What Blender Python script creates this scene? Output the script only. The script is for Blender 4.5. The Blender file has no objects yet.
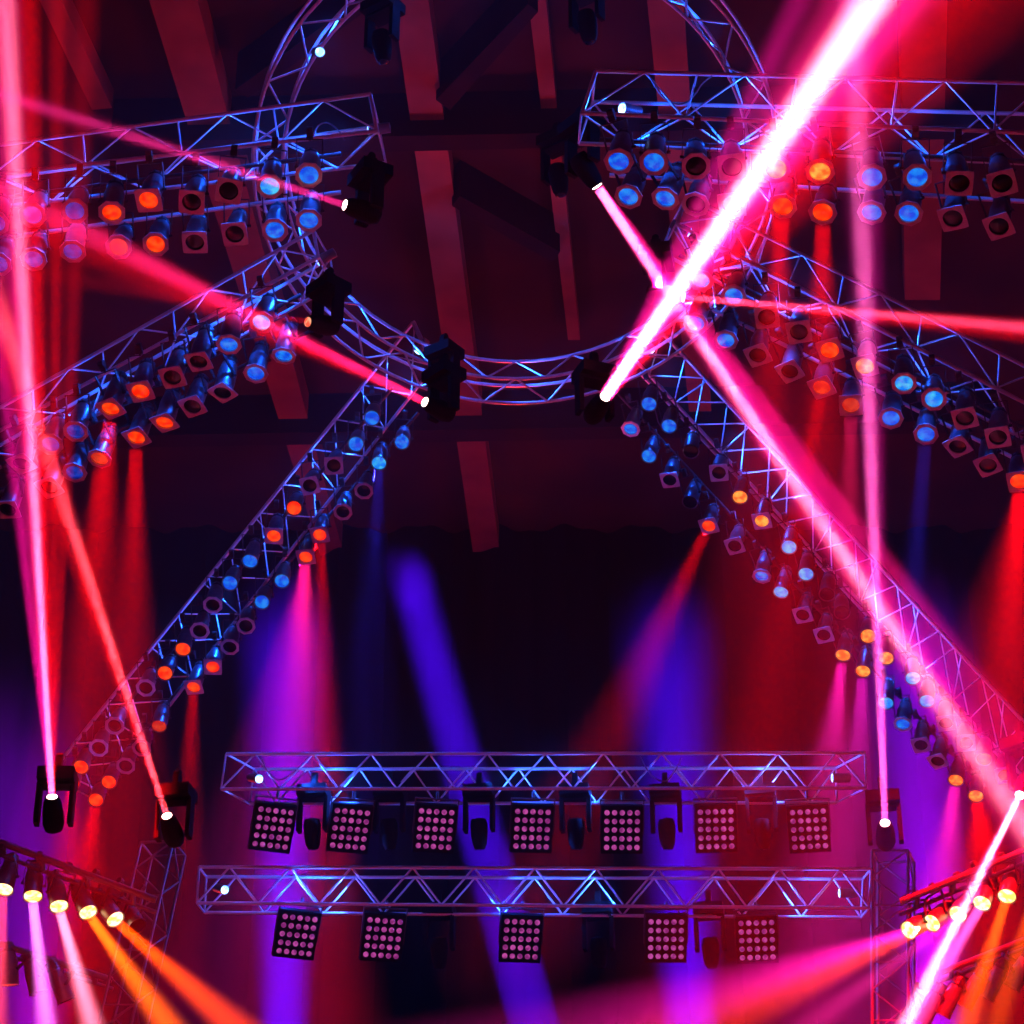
import bpy, math, random
from mathutils import Vector, Matrix
random.seed(7)
S = bpy.context.scene
COL = S.collection
V = Vector
# ------------------------------------------------------------------ camera
FPX = 2400.0
PITCH = math.radians(30)
CAM = V((0, 0, 1.6))
FW = V((0, math.cos(PITCH), math.sin(PITCH)))
UP = V((0, -math.sin(PITCH), math.cos(PITCH)))
RT = V((1, 0, 0))
def at(x, y, d):
    """point of the place seen at pixel x, y, d metres along the camera axis"""
    return CAM + d * (FW + (x - 512) / FPX * RT + (512 - y) / FPX * UP)
def dirv(dx, dy, toward):
    return (RT * dx - UP * dy - FW * toward).normalized()
cd = bpy.data.cameras.new('camera'); cd.sensor_width = 36; cd.lens = 36 * FPX / 1024
cam = bpy.data.objects.new('camera', cd); COL.objects.link(cam)
cam.location = CAM; cam.rotation_euler = (math.pi / 2 + PITCH, 0, 0)
cd.clip_end = 300
S.camera = cam
# ------------------------------------------------------------------ materials
def pbr(name, col, rough=.5, metal=0., noise=0., scale=8., spec=.5):
    m = bpy.data.materials.new(name); m.use_nodes = True
    nt = m.node_tree; b = nt.nodes['Principled BSDF']
    b.inputs['Base Color'].default_value = (*col, 1); b.inputs['Roughness'].default_value = rough
    b.inputs['Metallic'].default_value = metal
    if noise:
        tc = nt.nodes.new('ShaderNodeTexCoord'); n = nt.nodes.new('ShaderNodeTexNoise'); n.inputs['Scale'].default_value = scale
        r = nt.nodes.new('ShaderNodeValToRGB')
        r.color_ramp.elements[0].color = (*[c * (1 - noise) for c in col], 1)
        r.color_ramp.elements[1].color = (*[min(1, c * (1 + noise)) for c in col], 1)
        r.color_ramp.elements[0].position = .3; r.color_ramp.elements[1].position = .7
        nt.links.new(tc.outputs['Object'], n.inputs['Vector']); nt.links.new(n.outputs['Fac'], r.inputs['Fac'])
        nt.links.new(r.outputs['Color'], b.inputs['Base Color'])
    b.inputs['Specular IOR Level'].default_value = spec
    return m
def lamp_lens(name, c0, c1, s):
    """a lit lens: ribbed glass in front of a lamp, its light broken into facets"""
    m = bpy.data.materials.new(name); m.use_nodes = True
    nt = m.node_tree; b = nt.nodes['Principled BSDF']
    b.inputs['Base Color'].default_value = (.02, .02, .02, 1); b.inputs['Roughness'].default_value = .15
    tc = nt.nodes.new('ShaderNodeTexCoord'); oi = nt.nodes.new('ShaderNodeObjectInfo')
    add = nt.nodes.new('ShaderNodeVectorMath'); add.operation = 'MULTIPLY_ADD'
    add.inputs[1].default_value = (9, 9, 9)
    nt.links.new(tc.outputs['Object'], add.inputs[0])
    cmb = nt.nodes.new('ShaderNodeCombineXYZ')
    mu = nt.nodes.new('ShaderNodeMath'); mu.operation = 'MULTIPLY'; mu.inputs[1].default_value = 40
    nt.links.new(oi.outputs['Random'], mu.inputs[0])
    for k in range(3): nt.links.new(mu.outputs[0], cmb.inputs[k])
    nt.links.new(cmb.outputs[0], add.inputs[2])
    v = nt.nodes.new('ShaderNodeTexNoise'); v.inputs['Scale'].default_value = 1.6; v.inputs['Detail'].default_value = 3
    nt.links.new(add.outputs[0], v.inputs['Vector'])
    r = nt.nodes.new('ShaderNodeValToRGB')
    r.color_ramp.elements[0].color = (*c0, 1); r.color_ramp.elements[1].color = (*c1, 1)
    r.color_ramp.elements[0].position = .4; r.color_ramp.elements[1].position = .66
    nt.links.new(v.outputs['Fac'], r.inputs['Fac']); nt.links.new(r.outputs['Color'], b.inputs['Emission Color'])
    b.inputs['Emission Strength'].default_value = s
    m.cycles.emission_sampling = 'NONE'
    return m
M = {
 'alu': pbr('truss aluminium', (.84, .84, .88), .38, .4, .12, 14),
 'dark_alu': pbr('dark tower aluminium', (.13, .12, .14), .5, .3, .15, 14),  # a darker even grey than the truss aluminium
 'pipe': pbr('black steel pipe', (.06, .06, .065), .4, .4, .2, 12),
 'can': pbr('chrome-grey can sheet metal', (.22, .22, .26), .32, .6, .12, 18),
 'cap': pbr('black lamp cap', (.09, .09, .1), .3, .5, .2, 20),
 'yoke': pbr('black yoke steel', (.05, .05, .055), .45, .4, .2, 20),
 'gel': pbr('bare metal gel frame', (.8, .74, .78), .5, .2, .12, 20),
 'black': pbr('black fixture plastic', (.004, .004, .004), .8, 0, .25, 10, spec=.12),
 'unlit': pbr('unlit lamp glass', (.004, .004, .005), .2),
 'blue': lamp_lens('blue lamp glass', (.0, .06, .8), (.015, .28, 1.), 1.1),
 'cyan': lamp_lens('pale blue lamp glass', (.0, .2, 1.), (.07, .6, 1.), 1.1),
 'navy': lamp_lens('deep blue lamp glass', (.0, .02, .4), (.01, .08, .8), .7),
 'orange': lamp_lens('orange lamp glass', (1., .012, .0), (1., .09, .004), 1.3),
 'amber': lamp_lens('amber lamp glass', (1., .1, .01), (1., .4, .06), 1.5),
 'red': lamp_lens('red lamp glass', (.8, .02, .01), (1., .07, .02), .8),
 'white': lamp_lens('white lamp glass', (1., .42, .06), (1., .85, .5), 3.6),
 'beamlens': lamp_lens('beam lamp glass', (1., .5, .4), (1., .9, .85), 14.),
 'dimbeam': lamp_lens('dim beam lamp glass', (1., .12, .06), (1., .55, .3), 1.3),
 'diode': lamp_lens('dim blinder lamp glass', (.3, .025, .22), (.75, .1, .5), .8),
 'diodehousing': pbr('black blinder housing', (.004, .004, .005), .7, 0, .3, 14, spec=.1),
 'bluelamp': lamp_lens('blue uplight glass', (.1, .3, 1.), (.5, .9, 1.), 7.),
 'uplight': pbr('uplight housing', (.2, .2, .22), .4, .3, .15, 14),
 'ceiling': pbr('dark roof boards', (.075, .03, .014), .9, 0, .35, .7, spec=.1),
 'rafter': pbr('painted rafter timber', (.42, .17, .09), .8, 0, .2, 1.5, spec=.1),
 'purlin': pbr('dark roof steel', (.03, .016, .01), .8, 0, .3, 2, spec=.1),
 'drape': pbr('black stage drape', (.0014, .0012, .0012), 1., 0, .4, 1.2, spec=0.),
}
# ------------------------------------------------------------------ mesh helpers
class MB:
    def __init__(s): s.v, s.f, s.sm = [], [], True
    def box(s, c, h, R=None):
        n = len(s.v); R = R or Matrix.Identity(3); c = V(c)
        for x in (-1, 1):
            for y in (-1, 1):
                for z in (-1, 1): s.v.append(c + R @ V((x * h[0], y * h[1], z * h[2])))
        for q in ((0,1,3,2),(4,6,7,5),(0,4,5,1),(2,3,7,6),(0,2,6,4),(1,5,7,3)): s.f.append([n + i for i in q])
        return s
    def tube(s, a, b, r, r2=None, seg=10):
        a, b = V(a), V(b); r2 = r if r2 is None else r2
        t = (b - a).normalized(); u = t.orthogonal().normalized(); w = t.cross(u); n = len(s.v)
        for p, q in ((a, r), (b, r2)):
            for k in range(seg):
                g = 2 * math.pi * k / seg; s.v.append(p + (u * math.cos(g) + w * math.sin(g)) * q)
        for k in range(seg): s.f.append([n + k, n + (k + 1) % seg, n + seg + (k + 1) % seg, n + seg + k])
        s.f.append([n + k for k in range(seg)][::-1]); s.f.append([n + seg + k for k in range(seg)])
        return s
    def lathe(s, prof, seg=20, squash=None, rot=0):
        n = len(s.v)
        for (r, z) in prof:
            for k in range(seg):
                g = 2 * math.pi * k / seg + rot; s.v.append(V((r * math.cos(g), r * math.sin(g), z)))
        m = len(prof)
        for j in range(m - 1):
            for k in range(seg):
                s.f.append([n + j * seg + k, n + j * seg + (k + 1) % seg, n + (j + 1) * seg + (k + 1) % seg, n + (j + 1) * seg + k])
        if prof[0][0] > 0: s.f.append([n + k for k in range(seg)][::-1])
        if prof[-1][0] > 0: s.f.append([n + (m - 1) * seg + k for k in range(seg)])
        return s
    def path(s, pts, r, closed=False, seg=8):
        n = len(s.v); m = len(pts)
        for i, p in enumerate(pts):
            a = pts[(i - 1) % m] if closed or i > 0 else pts[i]; b = pts[(i + 1) % m] if closed or i < m - 1 else pts[i]
            t = (b - a).normalized(); u = t.cross(V((.13, .2, .97))).normalized(); w = t.cross(u)
            for k in range(seg):
                g = 2 * math.pi * k / seg; s.v.append(p + (u * math.cos(g) + w * math.sin(g)) * r)
        for i in range(m if closed else m - 1):
            j = (i + 1) % m
            for k in range(seg): s.f.append([n + i * seg + k, n + i * seg + (k + 1) % seg, n + j * seg + (k + 1) % seg, n + j * seg + k])
        return s
    def mesh(s, name, mat, smooth=True):
        me = bpy.data.meshes.new(name); me.from_pydata([tuple(p) for p in s.v], [], s.f); me.update()
        me.materials.append(mat)
        if smooth:
            me.polygons.foreach_set('use_smooth', [len(p.vertices) <= 4 for p in me.polygons])
            try: me.set_sharp_from_angle(angle=math.radians(40))
            except Exception: pass
        return me
def link(name, me, parent=None, mat=None, label=None):
    o = bpy.data.objects.new(name, me); COL.objects.link(o)
    if parent is not None: o.parent = parent
    if mat is not None: o.matrix_local = mat
    if label: o['label'] = label
    return o
def tag(o, label, cat, group=None):
    o['label'] = label; o['category'] = cat
    if group: o['group'] = group
    return o
def empty(name, label, cat, group=None, loc=(0, 0, 0), R=None):
    o = bpy.data.objects.new(name, None); COL.objects.link(o); o.empty_display_size = .1
    m = (R.to_4x4() if R else Matrix.Identity(4)); m.translation = V(loc); o.matrix_world = m
    return tag(o, label, cat, group)
def frame_z(n, upref=V((0, 0, 1))):
    """rotation whose local z is n and whose local y leans to upref"""
    z = n.normalized(); y = upref - upref.dot(z) * z
    if y.length < 1e-3: y = V((0, 1, 0)) - V((0, 1, 0)).dot(z) * z
    y.normalize(); x = y.cross(z)
    return Matrix((x, y, z)).transposed()
# unit rod along z, shared by every chord and brace
def rod_mesh(mat, nm): return MB().tube((0, 0, 0), (0, 0, 1), 1, seg=10).mesh(nm, mat)
RODS = {k: rod_mesh(M[k], 'rod ' + k) for k in ('alu', 'dark_alu', 'pipe')}
def rod(name, a, b, r, parent, mat='alu'):
    d = b - a; L = d.length
    m = frame_z(d).to_4x4(); m.translation = a
    o = link(name, RODS[mat], parent); o.matrix_local = parent.matrix_world.inverted() @ m @ Matrix.Diagonal((r, r, L, 1))
    return o
# ------------------------------------------------------------------ the setting
def struct(name, me):
    o = link(name, me); o['kind'] = 'structure'; return o
HC = 21.6
mb = MB(); mb.box((0, 25.25, HC + .1), (26, 10.25, .1)); struct('ceiling', mb.mesh('ceiling', M['ceiling']))
mb = MB()   # hanging drape with folds, a real wavy sheet
n0, W, nx = 0, 24.0, 481
for k in range(nx):
    x = -W + 2 * W * k / (nx - 1); yy = 35.2 + .12 * math.sin(x * 5.1) + .06 * math.sin(x * 11.7 + 1)
    mb.v += [V((x, yy, 0)), V((x, yy, HC)), V((x, yy + .03, HC)), V((x, yy + .03, 0))]
for k in range(nx - 1):
    a, b = 4 * k, 4 * k + 4
    mb.f += [[a, b, b + 1, a + 1], [a + 2, b + 2, b + 3, a + 3], [a + 1, b + 1, b + 2, a + 2], [a, a + 3, b + 3, b]]
struct('wall_back', mb.mesh('drape', M['drape']))
def on_ceiling(x, y, h=HC):
    dv = FW + (x - 512) / FPX * RT + (512 - y) / FPX * UP
    return CAM + dv * ((h - CAM.z) / dv.z)
def roof_beam(name, label, cat, l0, r0, l1, r1, depth, mat, z=HC):
    """a roof timber between two seen cross-lines, given by the edges of its underside"""
    h = z - depth
    P = [on_ceiling(*p, h) for p in (l0, r0, r1, l1)]
    mb = MB(); mb.v = [p.copy() for p in P] + [V((p.x, p.y, z)) for p in P]
    mb.f = [[0, 1, 2, 3], [7, 6, 5, 4], [0, 4, 5, 1], [1, 5, 6, 2], [2, 6, 7, 3], [3, 7, 4, 0]]
    return tag(link(name, mb.mesh(name, M[mat], False)), label, cat, 'roof timbers')
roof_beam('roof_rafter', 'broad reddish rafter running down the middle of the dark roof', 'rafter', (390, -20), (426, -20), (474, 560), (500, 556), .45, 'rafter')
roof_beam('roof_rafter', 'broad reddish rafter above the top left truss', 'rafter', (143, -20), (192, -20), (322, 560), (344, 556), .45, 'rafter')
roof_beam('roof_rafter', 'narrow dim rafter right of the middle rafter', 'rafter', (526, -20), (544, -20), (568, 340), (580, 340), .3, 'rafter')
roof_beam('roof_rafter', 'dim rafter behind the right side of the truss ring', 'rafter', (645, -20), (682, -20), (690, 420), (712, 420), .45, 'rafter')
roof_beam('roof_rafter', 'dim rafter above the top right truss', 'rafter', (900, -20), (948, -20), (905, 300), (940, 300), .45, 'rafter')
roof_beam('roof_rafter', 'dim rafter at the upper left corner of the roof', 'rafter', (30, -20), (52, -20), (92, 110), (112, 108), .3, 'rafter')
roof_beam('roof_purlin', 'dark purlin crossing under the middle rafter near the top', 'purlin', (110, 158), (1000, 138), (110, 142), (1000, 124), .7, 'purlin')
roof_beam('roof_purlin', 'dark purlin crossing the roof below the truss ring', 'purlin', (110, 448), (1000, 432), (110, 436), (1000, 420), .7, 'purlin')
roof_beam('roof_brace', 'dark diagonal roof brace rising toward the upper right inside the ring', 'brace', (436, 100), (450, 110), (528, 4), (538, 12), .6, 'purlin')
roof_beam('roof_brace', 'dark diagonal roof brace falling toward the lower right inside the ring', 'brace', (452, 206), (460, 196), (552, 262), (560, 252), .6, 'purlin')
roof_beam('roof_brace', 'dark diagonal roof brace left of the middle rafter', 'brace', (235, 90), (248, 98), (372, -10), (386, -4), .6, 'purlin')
# ------------------------------------------------------------------ trusses
def truss(name, label, cat, group, C, N, rc=.019, rb=.0095, mat='alu', posts=True, faces='fbk', kflip=1):
    """C: four chords (front top, front bottom, back top, back bottom), each a pair of points"""
    t = empty(name, label, cat, group, loc=C[1][0])
    lerp = lambda c, u: c[0].lerp(c[1], u)
    for c in C: rod('chord', c[0], c[1], rc, t, mat)
    ft, fb, bt, bb = C
    def zig(c1, c2, n, r, flip=0):
        for k in range(n):
            u0, u1, um = k / n, (k + 1) / n, (k + .5) / n
            a, b = (c1, c2) if not flip else (c2, c1)
            rod('brace', lerp(b, u0), lerp(a, um), r, t, mat); rod('brace', lerp(a, um), lerp(b, u1), r, t, mat)
    if 'f' in faces: zig(ft, fb, N, rb)
    if 'b' in faces: zig(fb, bb, N, rb, 1)
    if 'k' in faces: zig(bt, bb, N, rb, kflip)
    if 't' in faces: zig(ft, bt, max(2, N // 2), rb)
    if posts:
        for k in range(N):
            rod('post', lerp(ft, (k + .02) / N), lerp(fb, (k + .02) / N), rb, t, mat)
    for u in (0, 1):
        q = [lerp(ft, u), lerp(fb, u), lerp(bb, u), lerp(bt, u)]
        for i in range(4): rod('end_brace', q[i], q[(i + 1) % 4], rb * 1.15, t, mat)
    return t
def arm(label, ft, fb, d, s, N, dirn=None, rise=.0, rc=.02, **k):
    """an arm truss: front face from pixels at depths d=(near the ring, outer end); back face s metres behind"""
    A = [at(*fb[0], d[0]), at(*fb[1], d[1])]
    def above(i):
        # point above A[i]: seen at ft[i], lifted straight up so a little farther along the axis
        p = at(*ft[i], d[i]); h = (p - A[i]).length * .5
        return at(*ft[i], d[i] + h * .8)
    T = [above(0), above(1)]
    ax = (A[1] - A[0]); ax.z = 0; ax.normalize()
    w = V((-ax.y, ax.x, 0)); w = w if w.y > 0 else -w
    if dirn is not None: w = V(dirn).normalized()
    C = [T, A, [p + w * s + V((0, 0, rise)) for p in T], [p + w * s + V((0, 0, rise)) for p in A]]
    return truss('hanging_truss', label, 'truss', 'arm trusses around the ring', C, N, rc, **k), C
ARMS = {}
ARMS['ul'] = arm('nearly level blue-lit truss at the top left, cans hung beneath', [(371, 94), (-104, 159)], [(378, 131), (-104, 186)], (22.3, 22.6), .48, 5)
ARMS['ur'] = arm('level blue-lit truss at the top right, cans hung beneath', [(595, 71), (1095, 85)], [(581, 113), (1095, 136)], (21.0, 21.0), .42, 5)
ARMS['lm'] = arm('sloping truss at middle left under the top left truss', [(314, 230), (-36, 428)], [(319, 257), (-36, 450)], (24, 24), .5, 5)
ARMS['rm'] = arm('sloping truss at middle right under the top right truss', [(686, 196), (1076, 392)], [(676, 224), (1076, 429)], (24, 24), .5, 5)
ARMS['ll'] = arm('long steep truss at lower left rising to the ring', [(413, 322), (48, 776)], [(434, 366), (96, 800)], (30.1, 30.1), .45, 7, dirn=FW + UP * .1)
ARMS['rl'] = arm('long steep truss at lower right rising to the ring', [(664, 334), (1045, 744)], [(628, 352), (1045, 800)], (30.1, 30.1), .42, 9, dirn=FW + UP * .1)
# the ring
def ring():
    ctr = at(516, 168, 26); R = 250 * 26 / FPX
    e1 = RT; e2 = (UP * .84 - FW * .54).normalized(); nrm = e1.cross(e2)
    if nrm.z > 0: nrm = -nrm
    t = empty('hanging_ring_truss', 'large round truss ring lit blue at the top centre of the rig', 'truss', None, loc=ctr)
    h = .2
    pt = lambda g, r, z: ctr + (e1 * math.cos(g) + e2 * math.sin(g)) * r + nrm * z
    for (r, z) in ((R - h, -h), (R + h * .6, -h), (R - h, h), (R + h * .6, h)):
        mb = MB().path([pt(2 * math.pi * k / 72, r, z) - ctr for k in range(72)], .02, True)
        link('chord', mb.mesh('ring chord', M['alu']), t)
    n = 24
    for k in range(n):
        g0, g1, g2 = (2 * math.pi * (k + q) / n for q in (0, .5, 1))
        for (r1, z1, r2, z2) in ((R - h, -h, R - h, h), (R - h, h, R + h * .6, h)):
            rod('brace', pt(g0, r1, z1), pt(g1, r2, z2), .012, t); rod('brace', pt(g1, r2, z2), pt(g2, r1, z1), .012, t)
    return ctr, pt, R
RC, ring_pt, RR = ring()
# back trusses
def level(label, ft, fb, d, s, inset, N, **k):
    A = [at(*fb[0], d), at(*fb[1], d)]; T = [at(*ft[0], d + .2), at(*ft[1], d + .2)]
    i = V((inset, s, 0)); j = V((-inset, s, 0))
    C = [T, A, [T[0] + i, T[1] + j], [A[0] + i, A[1] + j]]
    return truss('hanging_truss', label, 'truss', 'level trusses behind the stage', C, N, .02, **k), C
ARMS['ub'] = level('upper of the two long level trusses at the bottom, seven panels below', [(226, 754), (865, 753)], [(221, 789), (866, 788)], 27, .42, .28, 11, rb=.011, faces='fk', posts=False)
ARMS['lb'] = level('lower of the two long level trusses at the bottom, five panels below', [(199, 867), (871, 869)], [(197, 903), (869, 908)], 27, .3, .05, 11, rb=.012, faces='fk', posts=False, kflip=0)
# upright towers
def tower(label, tops, bots, d, ds, N, mat):
    # four uprights: front pair then back pair
    C = [[at(*tops[0], d), at(*bots[0], d + ds)], [at(*tops[1], d), at(*bots[1], d + ds)],
         [at(*tops[2], d + .45), at(*bots[2], d + ds + .45)], [at(*tops[3], d + .45), at(*bots[3], d + ds + .45)]]
    return truss('hanging_truss_tower', label, 'truss tower', None, C, N, .018, .01, mat, posts=True)
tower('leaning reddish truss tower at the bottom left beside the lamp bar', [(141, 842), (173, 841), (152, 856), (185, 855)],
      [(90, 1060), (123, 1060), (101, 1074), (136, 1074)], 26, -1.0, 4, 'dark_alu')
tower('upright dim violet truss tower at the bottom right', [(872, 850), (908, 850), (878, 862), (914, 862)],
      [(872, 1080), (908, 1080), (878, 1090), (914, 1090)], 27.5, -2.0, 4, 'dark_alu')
# ------------------------------------------------------------------ par cans
LN = .46
def disc(r, z=0, bulge=.012, seg=20):
    return MB().lathe([(r, z - .01), (r, z), (r * .75, z + bulge * .55), (r * .4, z + bulge * .9), (0, z + bulge)], seg)
BODY = MB().lathe([(.086, -.012), (.1, -.012), (.103, .012), (.108, .014), (.108, 0), (.1, -.004), (.098, -.25), (.092, -.27), (.078, -.36), (.074, -.365)], 20).mesh('can body', M['can'])
CAPM = MB().lathe([(.078, -.36), (.082, -.365), (.082, -.385), (.072, -.395), (.068, -.44), (.045, -.475), (0, -.485)], 16)
for k in range(8):
    g = k * math.pi / 4; CAPM.box((.07 * math.cos(g), .07 * math.sin(g), -.415), (.008, .008, .014))
CAPM = CAPM.mesh('can cap', M['cap'])
def gelframe(kind):
    mb = MB(); z0, z1 = .016, .03
    n = 4 if kind == 'square' else 8
    seg = 24; ri = .088
    ro = lambda g: (.118 / max(abs(math.cos(g)), abs(math.sin(g)))) if n == 4 else .122 / math.cos(((g + math.pi / 8) % (math.pi / 4)) - math.pi / 8) * .985
    for z in (z0, z1):
        for k in range(seg):
            g = 2 * math.pi * k / seg + (math.pi / 4 if n == 4 else math.pi / 8)
            mb.v += [V((ri * math.cos(g), ri * math.sin(g), z)), V((min(ro(g), .16) * math.cos(g), min(ro(g), .16) * math.sin(g), z))]
    for k in range(seg):
        a, b = 2 * k, 2 * ((k + 1) % seg); o = 2 * seg
        mb.f += [[a + o, a + 1 + o, b + 1 + o, b + o], [a, b, b + 1, a + 1], [a + 1, b + 1, b + 1 + o, a + 1 + o], [a, a + o, b + o, b]]
    return mb.mesh('gel frame ' + kind, M['gel'], False)
GEL = {k: gelframe(k) for k in ('square', 'octagon')}
YO = V((0, math.sin(math.radians(58)), -math.cos(math.radians(58))))
yk = MB()
Ry = frame_z(YO, V((1, 0, 0)))
for s in (-1, 1):
    a = V((s * .118, 0, -.16)); b = a + YO * .24
    yk.box((a + b) / 2, (.018, .004, .13), Ry)
yk.box(V((0, 0, -.16)) + YO * .25, (.018, .122, .005), Ry)
for s in (-1, 1): yk.tube((s * .1, 0, -.16), (s * .135, 0, -.16), .014)
YOKE = yk.mesh('can yoke', M['yoke'], False)
ck = MB(); c0 = V((0, 0, -.16)) + YO * .26
ck.box(c0 + YO * .03, (.022, .03, .03), Ry); ck.tube(c0 - YO * .02, c0 + YO * .03, .01)
ck.tube(c0 + YO * .075 - V((.028, 0, 0)), c0 + YO * .075 + V((.028, 0, 0)), .035)
CLAMP = ck.mesh('can clamp', M['yoke'], False)
LENS = {}
def lensmesh(k, r=.091):
    if (k, r) not in LENS: LENS[(k, r)] = disc(r, .006).mesh('lens ' + k, M[k])
    return LENS[(k, r)]
ORD = 'first second third fourth fifth sixth seventh eighth ninth tenth eleventh twelfth thirteenth fourteenth fifteenth sixteenth seventeenth eighteenth nineteenth'.split()
WORDS = {'blue': 'blue-lit', 'cyan': 'pale blue-lit', 'navy': 'dim blue', 'orange': 'orange-lit', 'amber': 'amber-lit', 'red': 'red-lit', 'unlit': 'unlit dark', 'white': 'white-hot'}
def par(px, d, colour, frame, n, label, group, scale=1.):
    R = frame_z(n) @ Matrix.Rotation(random.uniform(-.12, .12), 3, 'Z')
    p = at(px[0], px[1], d)
    t = empty('par_can', label, 'stage light', group)
    m = R.to_4x4() @ Matrix.Scale(scale, 4); m.translation = p; t.matrix_world = m
    link('can_body', BODY, t); link('rear_cap', CAPM, t)
    link('lens', lensmesh(colour), t, label={'unlit': 'dark unlit lens'}.get(colour, colour.replace('cyan', 'pale blue').replace('navy', 'deep blue') + ' glowing lens'))
    if frame: link('gel_frame', GEL[frame], t, Matrix.Rotation(random.uniform(-.1, .1), 4, 'Z'), label='square metal gel frame' if frame == 'square' else 'eight-sided metal gel frame')
    link('yoke', YOKE, t); link('mounting_clamp', CLAMP, t)
    return t, p
A_, C_, N_, O_, Y_, R_, U_ = 'blue', 'cyan', 'navy', 'orange', 'amber', 'red', 'unlit'
ROWS = {}
def row(armname, rowname, trussname, d, lean, tilt, cans, group, scale=1., jit=.08):
    for i, (x, y, c, f) in enumerate(cans):
        u = i / max(1, len(cans) - 1)
        dd = d[0] + (d[1] - d[0]) * u
        a = math.radians(tilt + random.uniform(-7, 7)); lx = lean + random.uniform(-jit, jit)
        n = dirv(-lx * math.sin(a), math.sin(a), math.cos(a))
        par((x, y), dd, c, {'s': 'square', 'o': 'octagon', '-': None}[f], n,
            f'{WORDS[c]} par can, {ORD[i]} from the ring in the {rowname} row, {trussname}', group, scale)
        ROWS[(armname, rowname, i)] = at(x, y, dd), n
g = 'par cans on the top left truss'
row('ul', 'upper', 'top left truss', (21.8, 22.0), 0, 34, [(309, 174, A_, 'o'), (270, 185, C_, 'o'), (229, 190, U_, 's'), (192, 201, U_, 's'), (149, 199, O_, 's'), (112, 211, O_, 'o'), (75, 210, N_, 'o'), (33, 214, N_, 'o'), (-4, 222, N_, 'o')], g)
row('ul', 'lower', 'top left truss', (22.5, 22.7), 0, 34, [(309, 219, A_, 'o'), (275, 229, A_, 'o'), (235, 233, U_, 's'), (195, 241, U_, 's'), (156, 243, O_, 'o'), (119, 246, R_, 'o'), (73, 250, N_, 'o'), (34, 258, N_, 'o'), (-1, 263, N_, 'o')], g)
g = 'par cans on the top right truss'
row('ur', 'upper', 'top right truss', (20.4, 20.4), 0.15, 36, [(619, 160, A_, 'o'), (654, 161, A_, 'o'), (696, 165, U_, 'o'), (732, 166, U_, 's'), (776, 168, Y_, 'o'), (820, 170, Y_, 'o'), (872, 176, A_, 'o'), (917, 176, A_, 'o'), (959, 182, U_, 's'), (1002, 182, U_, 's')], g)
row('ur', 'lower', 'top right truss', (21.2, 21.2), 0.4, 40, [(629, 195, A_, 'o'), (666, 197, A_, 'o'), (696, 203, U_, 'o'), (732, 204, U_, 's'), (783, 205, O_, 'o'), (823, 211, O_, 'o'), (872, 211, A_, 'o'), (909, 212, A_, 'o'), (953, 217, U_, 's'), (999, 225, U_, 's')], g)
g = 'par cans on the middle left truss'
row('lm', 'upper', 'middle left truss', (23.5, 23.5), 0.1, 42, [(262, 321, C_, 'o'), (229, 343, A_, 'o'), (199, 360, U_, 's'), (173, 376, U_, 's'), (141, 390, O_, 's'), (111, 407, O_, 's'), (76, 430, N_, 'o'), (51, 443, N_, 'o'), (22, 462, U_, 's')], g)
row('lm', 'lower', 'middle left truss', (24.2, 24.2), 0.15, 46, [(284, 354, A_, 'o'), (256, 372, A_, 'o'), (223, 391, U_, 's'), (193, 405, U_, 's'), (165, 421, O_, 's'), (137, 436, O_, 's'), (100, 457, R_, 'o'), (75, 471, N_, 'o'), (50, 486, U_, 's'), (8, 508, U_, 's')], g)
g = 'par cans on the middle right truss'
row('rm', 'upper', 'middle right truss', (23.5, 23.5), 0.3, 34, [(701, 279, C_, 'o'), (734, 295, A_, 'o'), (767, 316, U_, 's'), (799, 331, U_, 's'), (830, 349, O_, 's'), (865, 365, Y_, 's'), (904, 382, C_, 'o'), (934, 398, C_, 'o'), (965, 417, U_, 's'), (998, 436, U_, 's'), (1034, 452, O_, 's')], g)
row('rm', 'lower', 'middle right truss', (24.2, 24.2), 0.3, 38, [(696, 322, A_, 'o'), (726, 339, A_, 'o'), (758, 354, U_, 's'), (790, 370, U_, 's'), (822, 386, R_, 's'), (851, 404, R_, 's'), (891, 417, A_, 'o'), (926, 433, A_, 'o'), (958, 445, U_, 's'), (988, 464, U_, 's'), (1019, 480, O_, 's')], g)
g = 'par cans on the steep lower left truss'
row('ll', 'inner', 'steep left truss', (29.0, 29.0), 0.1, 27, [(372, 418, A_, '-'), (356, 444, A_, '-'), (334, 465, U_, 's'), (310, 485, U_, 's'), (294, 508, O_, '-'), (274, 535, O_, 's'), (250, 561, A_, '-'), (230, 583, A_, '-'), (213, 604, U_, 'o'), (200, 630, U_, 'o'), (183, 649, O_, '-'), (165, 673, O_, '-'), (146, 687, U_, 'o'), (115, 725, U_, 'o'), (99, 747, U_, 'o'), (81, 767, O_, '-'), (72, 783, O_, '-')], g, .95)
row('ll', 'outer', 'steep left truss', (29.8, 29.8), 0.1, 29, [(402, 442, A_, '-'), (379, 463, C_, '-'), (364, 490, U_, 'o'), (343, 511, U_, 'o'), (320, 534, O_, 's'), (306, 556, O_, 's'), (282, 581, A_, '-'), (262, 602, A_, '-'), (246, 625, U_, 'o'), (230, 646, U_, 'o'), (213, 666, O_, 's'), (194, 686, O_, 's'), (159, 726, R_, '-'), (142, 747, U_, 'o'), (126, 765, U_, 'o'), (109, 782, O_, '-'), (96, 800, O_, '-')], g, .95)
g = 'par cans on the steep lower right truss'
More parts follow.
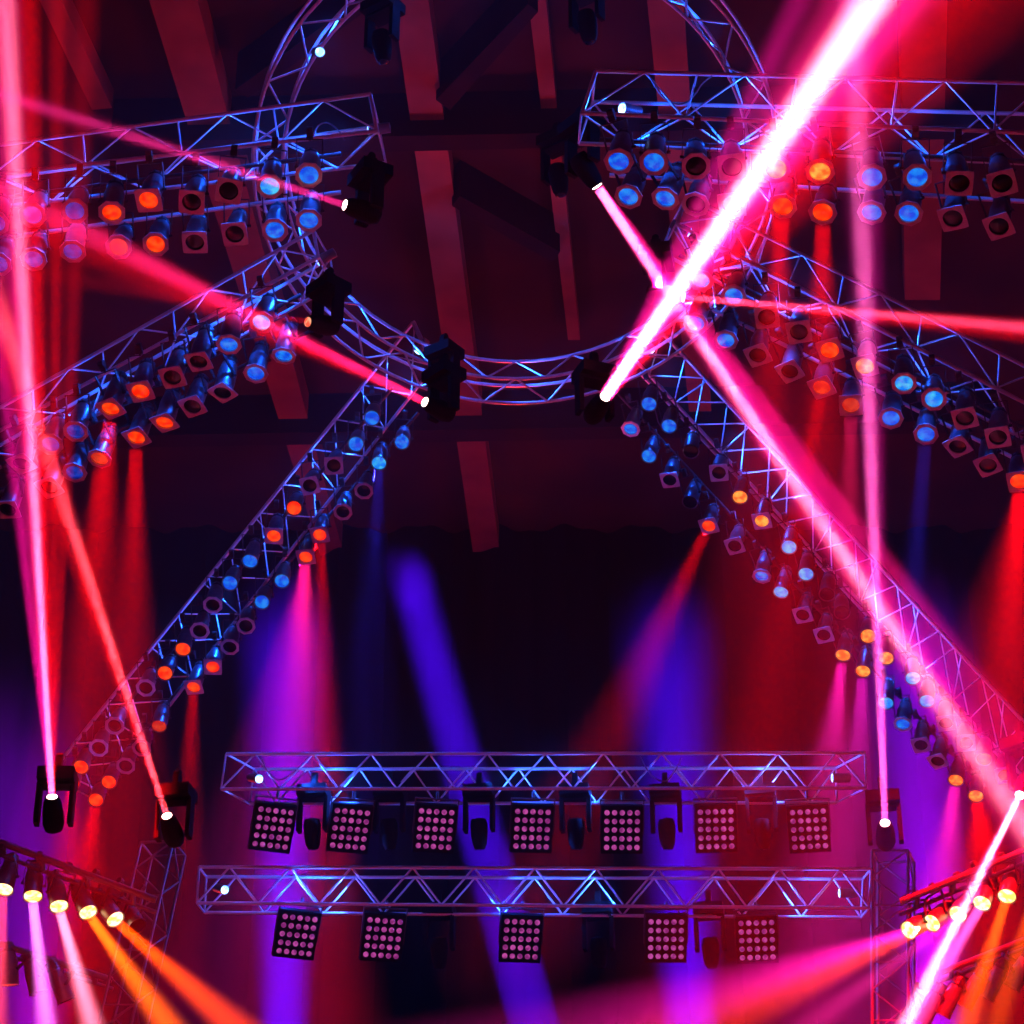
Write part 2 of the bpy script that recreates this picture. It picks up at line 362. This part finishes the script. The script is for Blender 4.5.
row('rl', 'inner', 'steep right truss', (29.0, 29.0), 0.3, 30, [(649, 404, A_, '-'), (669, 426, A_, '-'), (691, 451, U_, '-'), (719, 472, U_, 's'), (740, 497, Y_, '-'), (762, 520, Y_, 's'), (789, 547, C_, '-'), (806, 574, C_, '-'), (827, 594, U_, '-'), (842, 612, U_, '-'), (868, 636, Y_, '-'), (886, 658, Y_, '-'), (913, 678, C_, '-'), (927, 701, C_, '-'), (946, 722, U_, 's'), (966, 742, U_, 's'), (984, 759, O_, '-'), (1005, 774, O_, 's')], g, .95)
row('rl', 'outer', 'steep right truss', (29.8, 29.8), 0.4, 36, [(631, 428, A_, 'o'), (649, 456, A_, '-'), (670, 479, U_, 's'), (690, 502, U_, '-'), (709, 525, O_, 's'), (735, 545, U_, 's'), (762, 575, A_, 'o'), (781, 592, C_, '-'), (803, 614, U_, 's'), (824, 634, U_, 's'), (843, 655, Y_, '-'), (863, 671, Y_, '-'), (886, 703, C_, '-'), (903, 723, A_, 'o'), (921, 744, U_, 's'), (938, 760, U_, 's'), (956, 780, Y_, '-'), (976, 796, Y_, '-')], g, .95)
# pipes the rows are clamped to, parts of their truss
def pipe(armname, p0, p1, d, up=.26, mat='pipe', r=.022):
    t = ARMS[armname][0]
    rod('hanging_pipe', at(*p0, d) + V((0, 0, up)), at(*p1, d) + V((0, 0, up)), r, t, mat)
pipe('ul', (340, 176), (-30, 224), 22.5); pipe('ul', (340, 214), (-30, 264), 23.0, mat='alu')
pipe('ur', (600, 163), (1050, 186), 21.1); pipe('ur', (610, 198), (1050, 226), 21.7, mat='alu')
pipe('lm', (300, 316), (-20, 482), 24.2); pipe('lm', (310, 352), (-20, 522), 24.7)
pipe('rm', (680, 276), (1050, 462), 24.2); pipe('rm', (680, 314), (1050, 496), 24.7, mat='alu')
pipe('ll', (392, 405), (64, 795), 29.7); pipe('ll', (418, 430), (88, 812), 30.3)
pipe('rl', (640, 390), (1015, 790), 29.7, mat='alu'); pipe('rl', (618, 410), (985, 806), 30.3)
# ------------------------------------------------------------------ corner lamp bars with bright short cans
def lamp_bar(label, p0, p1, d, gap):
    t = empty('hanging_lamp_bar', label, 'lamp bar', 'lamp bars in the bottom corners', loc=at(*p0, d))
    a, b = at(*p0, d), at(*p1, d)
    o = V((0, .12, -gap))
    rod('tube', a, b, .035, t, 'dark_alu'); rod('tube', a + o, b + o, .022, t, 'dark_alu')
    for k in range(4):
        u = .12 + .25 * k; rod('spacer', a.lerp(b, u), (a + o).lerp(b + o, u), .03, t, 'dark_alu')
lamp_bar('upper slanting lamp bar at the bottom left, five bright lamps below', (-25, 833), (156, 900), 24, .09)
lamp_bar('lower slanting lamp bar at the bottom left edge', (-25, 936), (112, 980), 25.6, .06)
lamp_bar('upper slanting lamp bar at the bottom right, five bright lamps below', (900, 902), (1045, 842), 24, .09)
lamp_bar('lower slanting lamp bar at the bottom right corner', (940, 973), (1045, 932), 25.6, .06)
BEAMDIR = {}
def corner(cans, d, rowtxt, group):
    for i, (x, y, c, tx, ty, tow, lab) in enumerate(cans):
        n = dirv(tx, ty, tow)
        par((x, y), d, c, None, n, lab, group, .94)
        BEAMDIR[(group, i)] = at(x, y, d), n
G1, G2 = 'bright lamps on the bottom left bar', 'bright lamps on the bottom right bar'
corner([(4, 889, 'white', -.05, .6, .7, 'glowing lamp cut by the left picture edge on the bottom left bar'),
        (33, 896, 'white', .1, .6, .7, 'white-hot lamp second from the left edge on bottom left bar'),
        (59, 906, 'white', .25, .6, .7, 'white-hot lamp third from the left edge, magenta-edged beam below'),
        (88, 912, 'white', .42, .55, .7, 'yellow-white lamp fourth from the left edge, orange beam below'),
        (115, 919, 'white', .55, .5, .65, 'yellow-white lamp nearest the leaning tower on bottom left bar')], 23.9, '', G1)
corner([(909, 930, 'white', -.7, .25, .65, 'white-hot lamp nearest the violet tower on bottom right bar'),
        (932, 923, 'white', -.62, .35, .7, 'white-hot lamp second from the violet tower'),
        (958, 914, 'white', -.5, .4, .75, 'white-hot lamp third from the violet tower, crossed by a beam'),
        (982, 903, 'white', -.4, .5, .75, 'yellow-white lamp fourth from the violet tower'),
        (1007, 896, 'white', -.3, .5, .75, 'yellow-white lamp nearest the right edge on bottom right bar')], 23.9, '', G2)
corner([(137, 926, 'unlit', .5, .5, .7, 'unlit lamp beside the leaning tower at the end of bottom left bar')], 24.0, '', 'unlit lamps on the corner bars')
corner([(10, 984, 'red', .1, .9, .3, 'dim lamp nearest the left edge on the lower left bar'),
        (38, 992, 'unlit', .3, .9, .3, 'dim lamp second on the lower left bar'),
        (66, 1000, 'unlit', .4, .9, .2, 'dim lamp farthest from the edge on the lower left bar')], 25.5, '', 'dim lamps on the lower left bar')
corner([(922, 1022, 'unlit', -.5, .9, .1, 'unlit lamp with shiny back, lowest on lower right bar'),
        (942, 1014, 'unlit', -.5, .9, .1, 'unlit lamp with shiny back, second lowest on lower right bar'),
        (964, 1006, 'unlit', -.5, .9, .1, 'unlit lamp with shiny back, middle of the lower right bar'),
        (986, 997, 'unlit', -.5, .9, .1, 'unlit lamp with shiny back, second from right edge, lower bar'),
        (1012, 987, 'unlit', -.5, .9, .1, 'unlit lamp with shiny back, nearest right edge, lower bar')], 25.5, '', 'shiny unlit lamps on the lower right bar')
# ------------------------------------------------------------------ blinder panels
PX, PZ = .086, .1
H_ = MB().box((0, 0, -.05), (.235, .275, .05)); H_.box((0, .25, .004), (.235, .012, .006)); H_.box((0, -.25, .004), (.235, .012, .006))
for s in (-1, 1): H_.box((s * .222, 0, .004), (.012, .262, .006))
HOUSE = H_.mesh('blinder housing', M['diodehousing'], False)
BRK = MB()
for s in (-1, 1): BRK.box((s * .245, .13, -.05), (.005, .2, .02))
BRK.box((0, .335, -.05), (.25, .006, .02)); BRK.tube((0, .335, -.05), (0, .42, -.07), .018)
BRK = BRK.mesh('blinder bracket', M['yoke'], False)
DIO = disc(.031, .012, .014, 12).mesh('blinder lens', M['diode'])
def panel(x, y, d, yaw, label, group):
    n = dirv(math.sin(yaw), .12, math.cos(yaw))
    t = empty('blinder_panel', label, 'light panel', group, at(x, y, d), frame_z(n))
    link('housing', HOUSE, t); link('mount_bracket', BRK, t)
    for i in range(5):
        for j in range(5):
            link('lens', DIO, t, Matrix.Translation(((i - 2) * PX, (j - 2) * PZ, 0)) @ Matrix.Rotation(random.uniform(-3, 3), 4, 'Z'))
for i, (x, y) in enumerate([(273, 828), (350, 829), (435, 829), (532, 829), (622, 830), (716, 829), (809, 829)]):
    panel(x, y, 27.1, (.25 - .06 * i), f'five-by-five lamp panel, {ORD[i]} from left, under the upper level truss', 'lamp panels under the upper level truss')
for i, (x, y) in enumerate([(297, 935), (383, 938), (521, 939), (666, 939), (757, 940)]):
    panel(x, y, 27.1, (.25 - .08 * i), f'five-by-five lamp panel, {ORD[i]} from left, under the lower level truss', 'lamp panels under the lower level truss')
# ------------------------------------------------------------------ moving heads
MHEAD = MB().lathe([(.062, .0), (.075, .0), (.08, -.02), (.1, -.06), (.12, -.2), (.125, -.34), (.1, -.42), (0, -.44)], 20).mesh('spotlight head', M['black'])
MARM = MB().box((0, 0, .16), (.022, .06, .2)).mesh('spotlight arm', M['black'], False)
MBASE = MB().box((0, 0, .06), (.17, .15, .06)).box((0, 0, .13), (.12, .1, .015)).box((0, 0, -.015), (.16, .07, .016)).mesh('spotlight base', M['black'], False)
MCLAMP = MB().box((0, 0, .2), (.03, .05, .06)).tube((-.03, 0, .28), (.03, 0, .28), .035).mesh('spotlight clamp', M['black'], False)
def moving_head(p, n, label, lens='beamlens', group='moving beam spotlights'):
    """p lens centre, n beam direction; the base hangs above the head"""
    t = empty('moving_spotlight', label, 'spotlight', group, loc=p)
    hd = link('head', MHEAD, t, frame_z(n).to_4x4() @ Matrix.Scale(.8, 4))
    if lens: link('lens', lensmesh(lens, .06), hd)
    c = -n * .24      # the tilt axis
    ax = V((n.y, -n.x, 0)); ax = ax.normalized() if ax.length > .05 else V((1, 0, 0))
    Z = V((0, 0, 1)); Yx = Z.cross(ax); R = Matrix((ax, Yx, Z)).transposed()
    for s in (-1, 1):
        m = R.to_4x4(); m.translation = c + ax * s * .155; link('yoke_arm', MARM, t, m)
    m = R.to_4x4(); m.translation = c + Z * .36; link('base', MBASE, t, m); link('mounting_clamp', MCLAMP, t, m)
    return t
# ------------------------------------------------------------------ lights
SIG = .005
def lamp_obj(name, p, n, size, blend, col, energy, rad):
    L = bpy.data.lights.new(name, 'SPOT'); L.energy = energy; L.color = col; L.spot_size = size; L.spot_blend = blend; L.shadow_soft_size = rad
    L.cycles.max_bounces = 2
    o = bpy.data.objects.new(name, L); COL.objects.link(o)
    o.matrix_world = (frame_z(-n).to_4x4()); o.location = p
    return o
def shaft(p, n, deg, col, Lum, ref, rad=.04, blend=.6, name='beam_lamp'):
    """a lamp whose shaft in the haze reaches radiance Lum at ref metres"""
    h = math.radians(deg * WIDEN) / 2
    L = bpy.data.lights.new(name, 'AREA'); L.shape = 'DISK'; L.size = 2 * rad; L.spread = 2 * h; L.color = col
    L.energy = Lum * 4 * math.pi ** 2 * ref * h / (3 * SIG); L.cycles.max_bounces = 2
    o = bpy.data.objects.new(name, L); COL.objects.link(o)
    o.matrix_world = (frame_z(-n).to_4x4()); o.location = p + n * .03
    return o
WIDEN = 1.3
def beam(tip, far, d0, d1, label, shafts, lens='beamlens', head=True):
    p, q = at(*tip, d0), at(*far, d1); n = (q - p).normalized()
    if head: moving_head(p, n, label, lens)
    for (fx, fy, deg, col, Lum, ref, rad) in shafts:
        q2 = at(far[0] + fx, far[1] + fy, d1); n2 = (q2 - p).normalized()
        shaft(p, n2, deg, col, Lum, ref, rad)
PK, HOT, RD, MG = (1, .008, .2), (1, .26, .36), (1, .001, .003), (1, .004, .3)
beam((345, 205), (0, 94), 21.6, 20.2, 'moving spotlight at the end of top left truss, thin pink beam', [(0, 0, 1.9, (1, .03, .32), .9, 1.5, .03), (0, 0, 3.2, (1, .01, .2), .5, 1.5, .035)])
beam((425, 402), (0, 190), 23.6, 20.8, 'moving spotlight at the top of steep left truss, wide pink-red beam', [(0, 0, 2.8, (1, .02, .2), 1.6, 2, .04), (0, 12, 5.4, RD, 1.1, 2, .04)])
beam((308, 322), (190, 300), 23.0, 22, 'moving spotlight with a faint beam at the end of middle left truss', [(0, 0, 4, RD, .25, 1, .03)], 'dimbeam')
beam((52, 797), (6, 0), 22, 19.5, 'moving spotlight at left with a tall white-pink beam', [(0, 0, 1.3, (1, .13, .24), 6.5, 2, .03), (-6, 0, 2.6, PK, 2.0, 3, .03), (22, 0, 1.6, RD, 1.6, 3, .03), (52, 0, 1.4, RD, .8, 3, .03), (80, 0, 1.8, RD, .45, 3, .03), (-45, 0, 2, MG, .8, 3, .03)])
beam((167, 816), (30, 400), 23, 20.5, 'moving spotlight at lower left with a slanting red beam', [(0, 0, 1.6, (1, .08, .12), 3.2, 2, .03), (-6, 0, 3.4, RD, 1.4, 2, .03)])
beam((605, 397), (880, -10), 22.4, 18.5, 'moving spotlight right of the ring with the broadest white beam', [(0, 0, 3.0, HOT, 17, 2, .055), (4, 0, 8, PK, 3.6, 2, .07), (80, 0, 5, RD, 1.0, 3, .05), (-75, 0, 2.4, MG, .6, 3, .05), (40, 0, 2.6, PK, 1.4, 3, .05), (130, 0, 6, RD, .4, 3, .05)])
beam((597, 186), (1000, 792), 22, 22.5, 'moving spotlight inside the ring with a long white beam down right', [(0, 0, 1.7, HOT, 9, 1.6, .045), (0, 0, 3, (1, .01, .05), 3, 1.2, .05), (8, 0, 4.4, MG, 2.4, 3, .05), (60, 0, 2.4, (1, .004, .2), .8, 4, .05)])
beam((683, 297), (1030, 328), 22.2, 21.3, 'moving spotlight in the beam crossing, beam level to the right', [(0, 0, 1.8, (1, .07, .2), 3.8, 1.2, .03), (0, 3, 3.6, RD, 1.5, 2, .03)])
beam((885, 823), (858, 130), 24, 18.8, 'moving spotlight beside violet tower with an upright white beam', [(0, 0, 1.2, (1, .13, .5), 3.2, 2, .035), (4, 0, 2.2, (1, .006, .4), .8, 2.5, .035)])
beam((1020, 795), (905, 1026), 24, 21, 'moving spotlight at right edge with a white beam down left', [(0, 0, 1.8, (1, .4, .55), 9, 1.2, .03), (0, 0, 5, MG, 1.3, 1.4, .03)])
# dark heads without a beam, hung from the ring and the level trusses
for (x, y, d, lab) in [(446, 405, 26.3, 'dark moving spotlight hanging below the ring beside the wide pink beam'),
                       (384, 62, 23.6, 'dark moving spotlight hanging from the upper left of the ring'),
                       (590, 42, 23.6, 'dark moving spotlight hanging from the upper right of the ring'),
                       (561, 195, 24.5, 'dim reddish spotlight hanging inside the ring')]:
    moving_head(at(x, y, d), dirv(.1, .8, .3), lab, 'unlit', 'dark moving spotlights on the ring')
for i, x in enumerate((313, 390, 480, 577, 668, 764)):
    moving_head(at(x, 849, 27.1), dirv(.05, .95, .2), f'dark moving spotlight between lamp panels, {ORD[i]} from left, upper level truss', 'unlit', 'dark moving spotlights on the upper level truss')
for i, x in enumerate((440, 600, 712)):
    moving_head(at(x, 968, 27.1), dirv(.05, .95, .2), f'dark moving spotlight between lamp panels, {ORD[i]} from left, lower level truss', 'unlit', 'dark moving spotlights on the lower level truss')
# shafts of lit par cans
def canshaft(key, target, deg, col, Lum, ref, d=None, blend=1.):
    Lum *= 2.0
    p, n = ROWS[key]
    dep = (p - CAM).dot(FW) if d is None else d
    n2 = (at(*target, dep + (4.5 if key[0] in ('ll', 'rl') else 0)) - p).normalized()
    shaft(p + n2 * .1 + n * .03, n2, deg, col, Lum, ref, .07, blend, 'can_lamp')
canshaft(('lm', 'upper', 5), (90, 680), 16, RD, .3, 1.2, 23.0)
canshaft(('lm', 'lower', 5), (130, 700), 12, RD, .3, 1.2, 23.5)
canshaft(('lm', 'lower', 6), (85, 700), 9, RD, .12, 1.2, 23.5)
canshaft(('ll', 'outer', 5), (258, 850), 17, (1, .005, .4), .12, 2, 28.5)
canshaft(('ll', 'outer', 5), (300, 850), 15, (1, .01, .12), .25, 1.8, 28.5)
canshaft(('ll', 'outer', 4), (330, 850), 7, RD, .2, 1.5, 28.5)
canshaft(('ll', 'outer', 11), (186, 850), 7, RD, .15, 1.2, 28.5)
canshaft(('ll', 'outer', 16), (74, 960), 16, RD, .25, 1, 28.5)
canshaft(('ll', 'inner', 16), (64, 960), 14, RD, .2, 1, 28.5)
canshaft(('ll', 'outer', 1), (368, 640), 9, (.03, .03, 1), .07, 1, 28.5)
canshaft(('rl', 'outer', 4), (610, 740), 11, RD, .2, 1.2, 28.5)
canshaft(('rl', 'outer', 10), (815, 900), 15, (1, .01, .4), .22, 1.5, 28.5)
canshaft(('rl', 'outer', 11), (850, 900), 14, (.8, .01, .5), .18, 1.5, 28.5)
canshaft(('rl', 'outer', 16), (930, 980), 16, (1, .01, .3), .25, 1.5, 28.5)
canshaft(('rl', 'outer', 17), (1000, 960), 22, RD, .3, 1.5, 28.5)
canshaft(('ur', 'lower', 5), (822, 420), 13, RD, .36, 1, 20.6)
canshaft(('ur', 'lower', 4), (770, 420), 15, RD, .3, 1, 20.6)
canshaft(('rm', 'lower', 4), (790, 560), 10, RD, .2, 1, 23.6)
canshaft(('rm', 'lower', 5), (850, 560), 12, (1, .01, .12), .2, 1, 23.6)
canshaft(('rm', 'lower', 7), (912, 600), 8, (.05, .03, 1), .08, 1, 23.6)
canshaft(('rm', 'upper', 10), (950, 900), 26, RD, .14, 1.6, 24.5)
canshaft(('rm', 'lower', 10), (1008, 700), 18, RD, .4, 1.2, 23.6)
# corner lamps
OR = (1, .085, .002)
for grp, specs in ((G1, [(5, (1, .05, .12), .8, (0, 1060)), (5.5, (1, .16, .9), 1.6, (49, 1040)), (6.5, (1, .2, .35), 1.4, (97, 1040)), (7.5, OR, 1.6, (172, 1030)), (8, (1, .045, .0), 1.4, (240, 1030))]),
                   (G2, [(9, (1, .006, .35), .7, (760, 980)), (9, (1, .03, .01), 1.0, (735, 1012)), (6, (1, .02, .3), .3, (790, 1040)), (6.5, (1, .08, .45), 1.0, (890, 1060)), (8, (1, .07, .003), .9, (955, 1060))])):
    for i, (deg, col, Lum, tgt) in enumerate(specs):
        Lum *= 2.6; deg *= 1.2
        p, n = BEAMDIR[(grp, i)]
        shaft(p + n * .06, (at(*tgt, 22.8) - p).normalized(), deg, col, Lum, .9, .05, .8, 'corner_lamp')
p = at(1040, 880, 23.9); shaft(p, (at(985, 1060, 22.8) - p).normalized(), 8, OR, 1.0, .9, .05, .8, 'corner_lamp')
# blue shafts from the stage floor below; two outer violet ones added to tint haze
def on_drape(x, y):
    dv = FW + (x - 512) / FPX * RT + (512 - y) / FPX * UP
    return CAM + dv * ((35.05 - CAM.y) / dv.y)
for (a, b, da, deg, Lum, rad) in [((566, 1140), (412, 584), 25, 1.2, 1.7, .29), ((284, 1140), (285, 640), 25, 4.6, 1.6, .24), ((698, 1140), (668, 650), 25, 5.0, 1.4, .28), ((40, 1160), (20, 760), 25, 8, .5, .25), ((940, 1140), (914, 660), 25.5, 6.5, 1.3, .24)]:
    p, q = at(*a, da), on_drape(*b); shaft(p, (q - p).normalized(), deg, (.3, .001, 1) if a[0] > 900 or a[0] < 100 else (.07, .001, 1), Lum, 3 if deg > 2 else 7, rad, .7, 'floor_lamp_and_fill')
# ------------------------------------------------------------------ blue uplights inside the trusses
UPH = MB().lathe([(.045, -.02), (.055, 0), (.055, -.04), (.05, -.2), (0, -.21)], 14).mesh('uplight housing', M['uplight'])
UPL = disc(.046, .004, .01, 14).mesh('uplight lens', M['bluelamp'])
BL = (.005, .1, 1)
def uplight(p, n, label, E, cone=70, show=True):
    if show:
        t = empty('blue_truss_spotlight', label, 'uplight', 'blue uplights inside the trusses', p, frame_z(n))
        link('housing', UPH, t); link('lens', UPL, t)
    lamp_obj('truss_lamp_and_fill', p + n * .03, n, math.radians(cone), .4, BL, E * 4 * math.pi, .04)
def along(k, u, v=.5):
    C = ARMS[k][1]; return (C[0][0].lerp(C[0][1], u) + C[1][0].lerp(C[1][1], u) + C[2][0].lerp(C[2][1], u) + C[3][0].lerp(C[3][1], u)) / 4
def axis(k): C = ARMS[k][1]; return (C[1][1] - C[1][0]).normalized()
uplight(at(320, 52, 24.6), dirv(.3, .2, 1), 'bright white-blue uplight in the upper left of the ring', 8, 100)
uplight(along('ur', .07), (-axis('ur') * .8 - FW * .6).normalized(), 'blue uplight lying inside the end of the top right truss', 6, 60)
uplight(along('ul', .02), axis('ul'), 'blue uplight inside the end of the top left truss', 6, 60)
uplight(along('lm', .02), axis('lm'), 'blue uplight inside the end of the middle left truss', 6, 60)
uplight(along('rm', .04), axis('rm'), 'blue uplight inside the end of the middle right truss', 6, 60)
uplight(along('ll', .02), axis('ll'), 'blue uplight inside the upper end of the steep left truss', 6, 60)
uplight(along('ll', .38), axis('ll'), 'blue uplight partway down the steep left truss', 6, 60)
uplight(along('rl', .02), axis('rl'), 'blue uplight inside the upper end of the steep right truss', 6, 60)
uplight(along('ub', .035), (axis('ub') * .6 - FW * .8).normalized(), 'small blue uplight at the left end of upper level truss', 6, 60)
uplight(along('ub', .97), (-axis('ub')).normalized(), 'small blue uplight at the right end of upper level truss', 6, 60)
uplight(along('lb', .035), (axis('lb') * .6 - FW * .8).normalized(), 'small blue uplight at the left end of lower level truss', 6, 60)
uplight(along('lb', .96), (-axis('lb')).normalized(), 'small blue uplight at the right end of lower level truss', 6, 60)
def cable(pts, d, label):
    P = [at(x, y, d) for x, y in pts]; Q = []
    for i in range(len(P) - 1):
        a, b, c_, e = P[max(0, i - 1)], P[i], P[i + 1], P[min(len(P) - 1, i + 2)]
        for k in range(6):
            t = k / 6; Q.append(.5 * ((2 * b) + (c_ - a) * t + (2 * a - 5 * b + 4 * c_ - e) * t * t + (3 * b - a - 3 * c_ + e) * t ** 3))
    Q.append(P[-1])
    tag(link('hanging_cable', MB().path(Q, .008, False, 6).mesh('cable', M['uplight'])), label, 'cable', 'loose cables on the trusses')
cable([(312, 140), (318, 126), (328, 123), (338, 130), (345, 140)], 22.4, 'thin cable looped inside the ring end of the top left truss')
cable([(650, 78), (662, 96), (676, 104), (690, 100), (702, 84), (712, 76)], 21.1, 'thin cable sagging inside the top right truss near its uplight')
cable([(800, 256), (794, 270), (788, 284), (790, 296)], 23.9, 'thin cable hanging from the middle right truss')
cable([(646, 392), (655, 410), (660, 425), (672, 428)], 29.3, 'thin cable hanging at the upper end of the steep right truss')
cable([(262, 758), (268, 772), (280, 780), (296, 770)], 27.0, 'thin cable drooping at the left end of the upper level truss')
cable([(640, 756), (652, 776), (668, 780), (682, 758)], 27.0, 'thin cable drooping right of the middle of the upper level truss')
# ------------------------------------------------------------------ added fill washes from unseen lamps, in front and behind
def wash(p, target, cone, col, E, rad=.3, name='wash_fill'):
    n = (target - p).normalized(); r = (target - p).length
    lamp_obj(name, p, n, math.radians(cone), .7, col, E * r * r * 4 * math.pi, rad)
wash(V((-13, 6, 1)), at(420, 350, 24), 40, (1, .02, .13), .1)
wash(V((14, 6, 1)), at(620, 350, 24), 40, (1, .02, .13), .1)
for x, y, z, tx, ty in ((-7, 31, 11, -3, 23), (7, 31, 11, 3, 23), (0, 26, 16.5, 0, 18)):      # added red fill, unseen behind the rig, turned up to the roof
    wash(V((x, y, z)), V((tx, ty, HC)), 130, (1, .03, .01), .26 if z < 12 else .24)
# red haze columns at both sides, made by added lamps out of view
for (a, b, da, db, deg, Lum) in [((60, -250), (110, 800), 32, 32, 15, .3), ((-40, -250), (20, 800), 32, 32, 14, .4), ((1010, -420), (990, 900), 33, 32, 13, .3), ((240, -250), (170, 700), 33, 33, 9, .1), ((720, -250), (690, 900), 33, 33, 14, .06)]:
    p, q = at(*a, da), at(*b, db); shaft(p, (q - p).normalized(), deg, RD, Lum, 4, .1, 1., 'red_haze_fill')
# added blue fill lights spaced along each arm, with no fixtures of their own
for k, E in (('ul', 9), ('ur', 8), ('lm', 8), ('rm', 8), ('ll', 16), ('rl', 13)):
    for q, (u, f, sg) in enumerate(((.03, 1, 1), (.2, 1, 1), (.4, .85, -1), (.55, .7, 1), (.78, .3, -1))):
        lamp_obj('truss_lamp_and_fill', along(k, u), (axis(k) * sg - FW * .1 - V((0, 0, .2))).normalized(), math.radians(95), .4, BL, 1.65 * E * f * 4 * math.pi, .03)
for k in range(14):      # added blue fill inside the ring, no fixtures, each aimed along the next piece
    g = math.pi * 2 * (k + .3) / 14
    p = ring_pt(g, RR - .08, .0); q = ring_pt(g + .5, RR, 0)
    lamp_obj('ring_fill', p, (q - p - V((0, 0, .3))).normalized(), math.radians(95), .4, BL, 14 * 4 * math.pi, .03)
for k, us in (('ub', (.1, .22, .4, .62, .8, .92)), ('lb', (.1, .24, .42, .64, .86))):  # bare blue fill added along the two level trusses
    for i, u in enumerate(us):
        lamp_obj('truss_lamp_and_fill', along(k, u), (axis(k) * (1 if i % 2 == 0 else -1) - V((0, 0, .2))).normalized(), math.radians(100), .4, (.01, .1, 1), 18 * 4 * math.pi, .03)
# ------------------------------------------------------------------ haze and render look
w = bpy.data.worlds.new('hall'); S.world = w; w.use_nodes = True
nt = w.node_tree; nt.nodes.clear()
out = nt.nodes.new('ShaderNodeOutputWorld'); bg = nt.nodes.new('ShaderNodeBackground'); bg.inputs['Color'].default_value = (0, 0, 0, 1); bg.inputs['Strength'].default_value = 0
vs = nt.nodes.new('ShaderNodeVolumeScatter'); vs.inputs['Density'].default_value = SIG; vs.inputs['Anisotropy'].default_value = 0
nt.links.new(bg.outputs[0], out.inputs['Surface']); nt.links.new(vs.outputs[0], out.inputs['Volume'])
w.cycles.volume_sampling = 'EQUIANGULAR'
S.view_settings.view_transform = 'Standard'; S.view_settings.look = 'None'; S.view_settings.gamma = 1; S.view_settings.exposure = -.15
S.view_settings.use_curve_mapping = False
c = S.cycles
c.use_denoising = True; c.max_bounces = 3; c.diffuse_bounces = 1; c.glossy_bounces = 1; c.volume_bounces = 0
c.sample_clamp_indirect = 2; c.use_light_tree = True; c.caustics_reflective = False; c.caustics_refractive = False
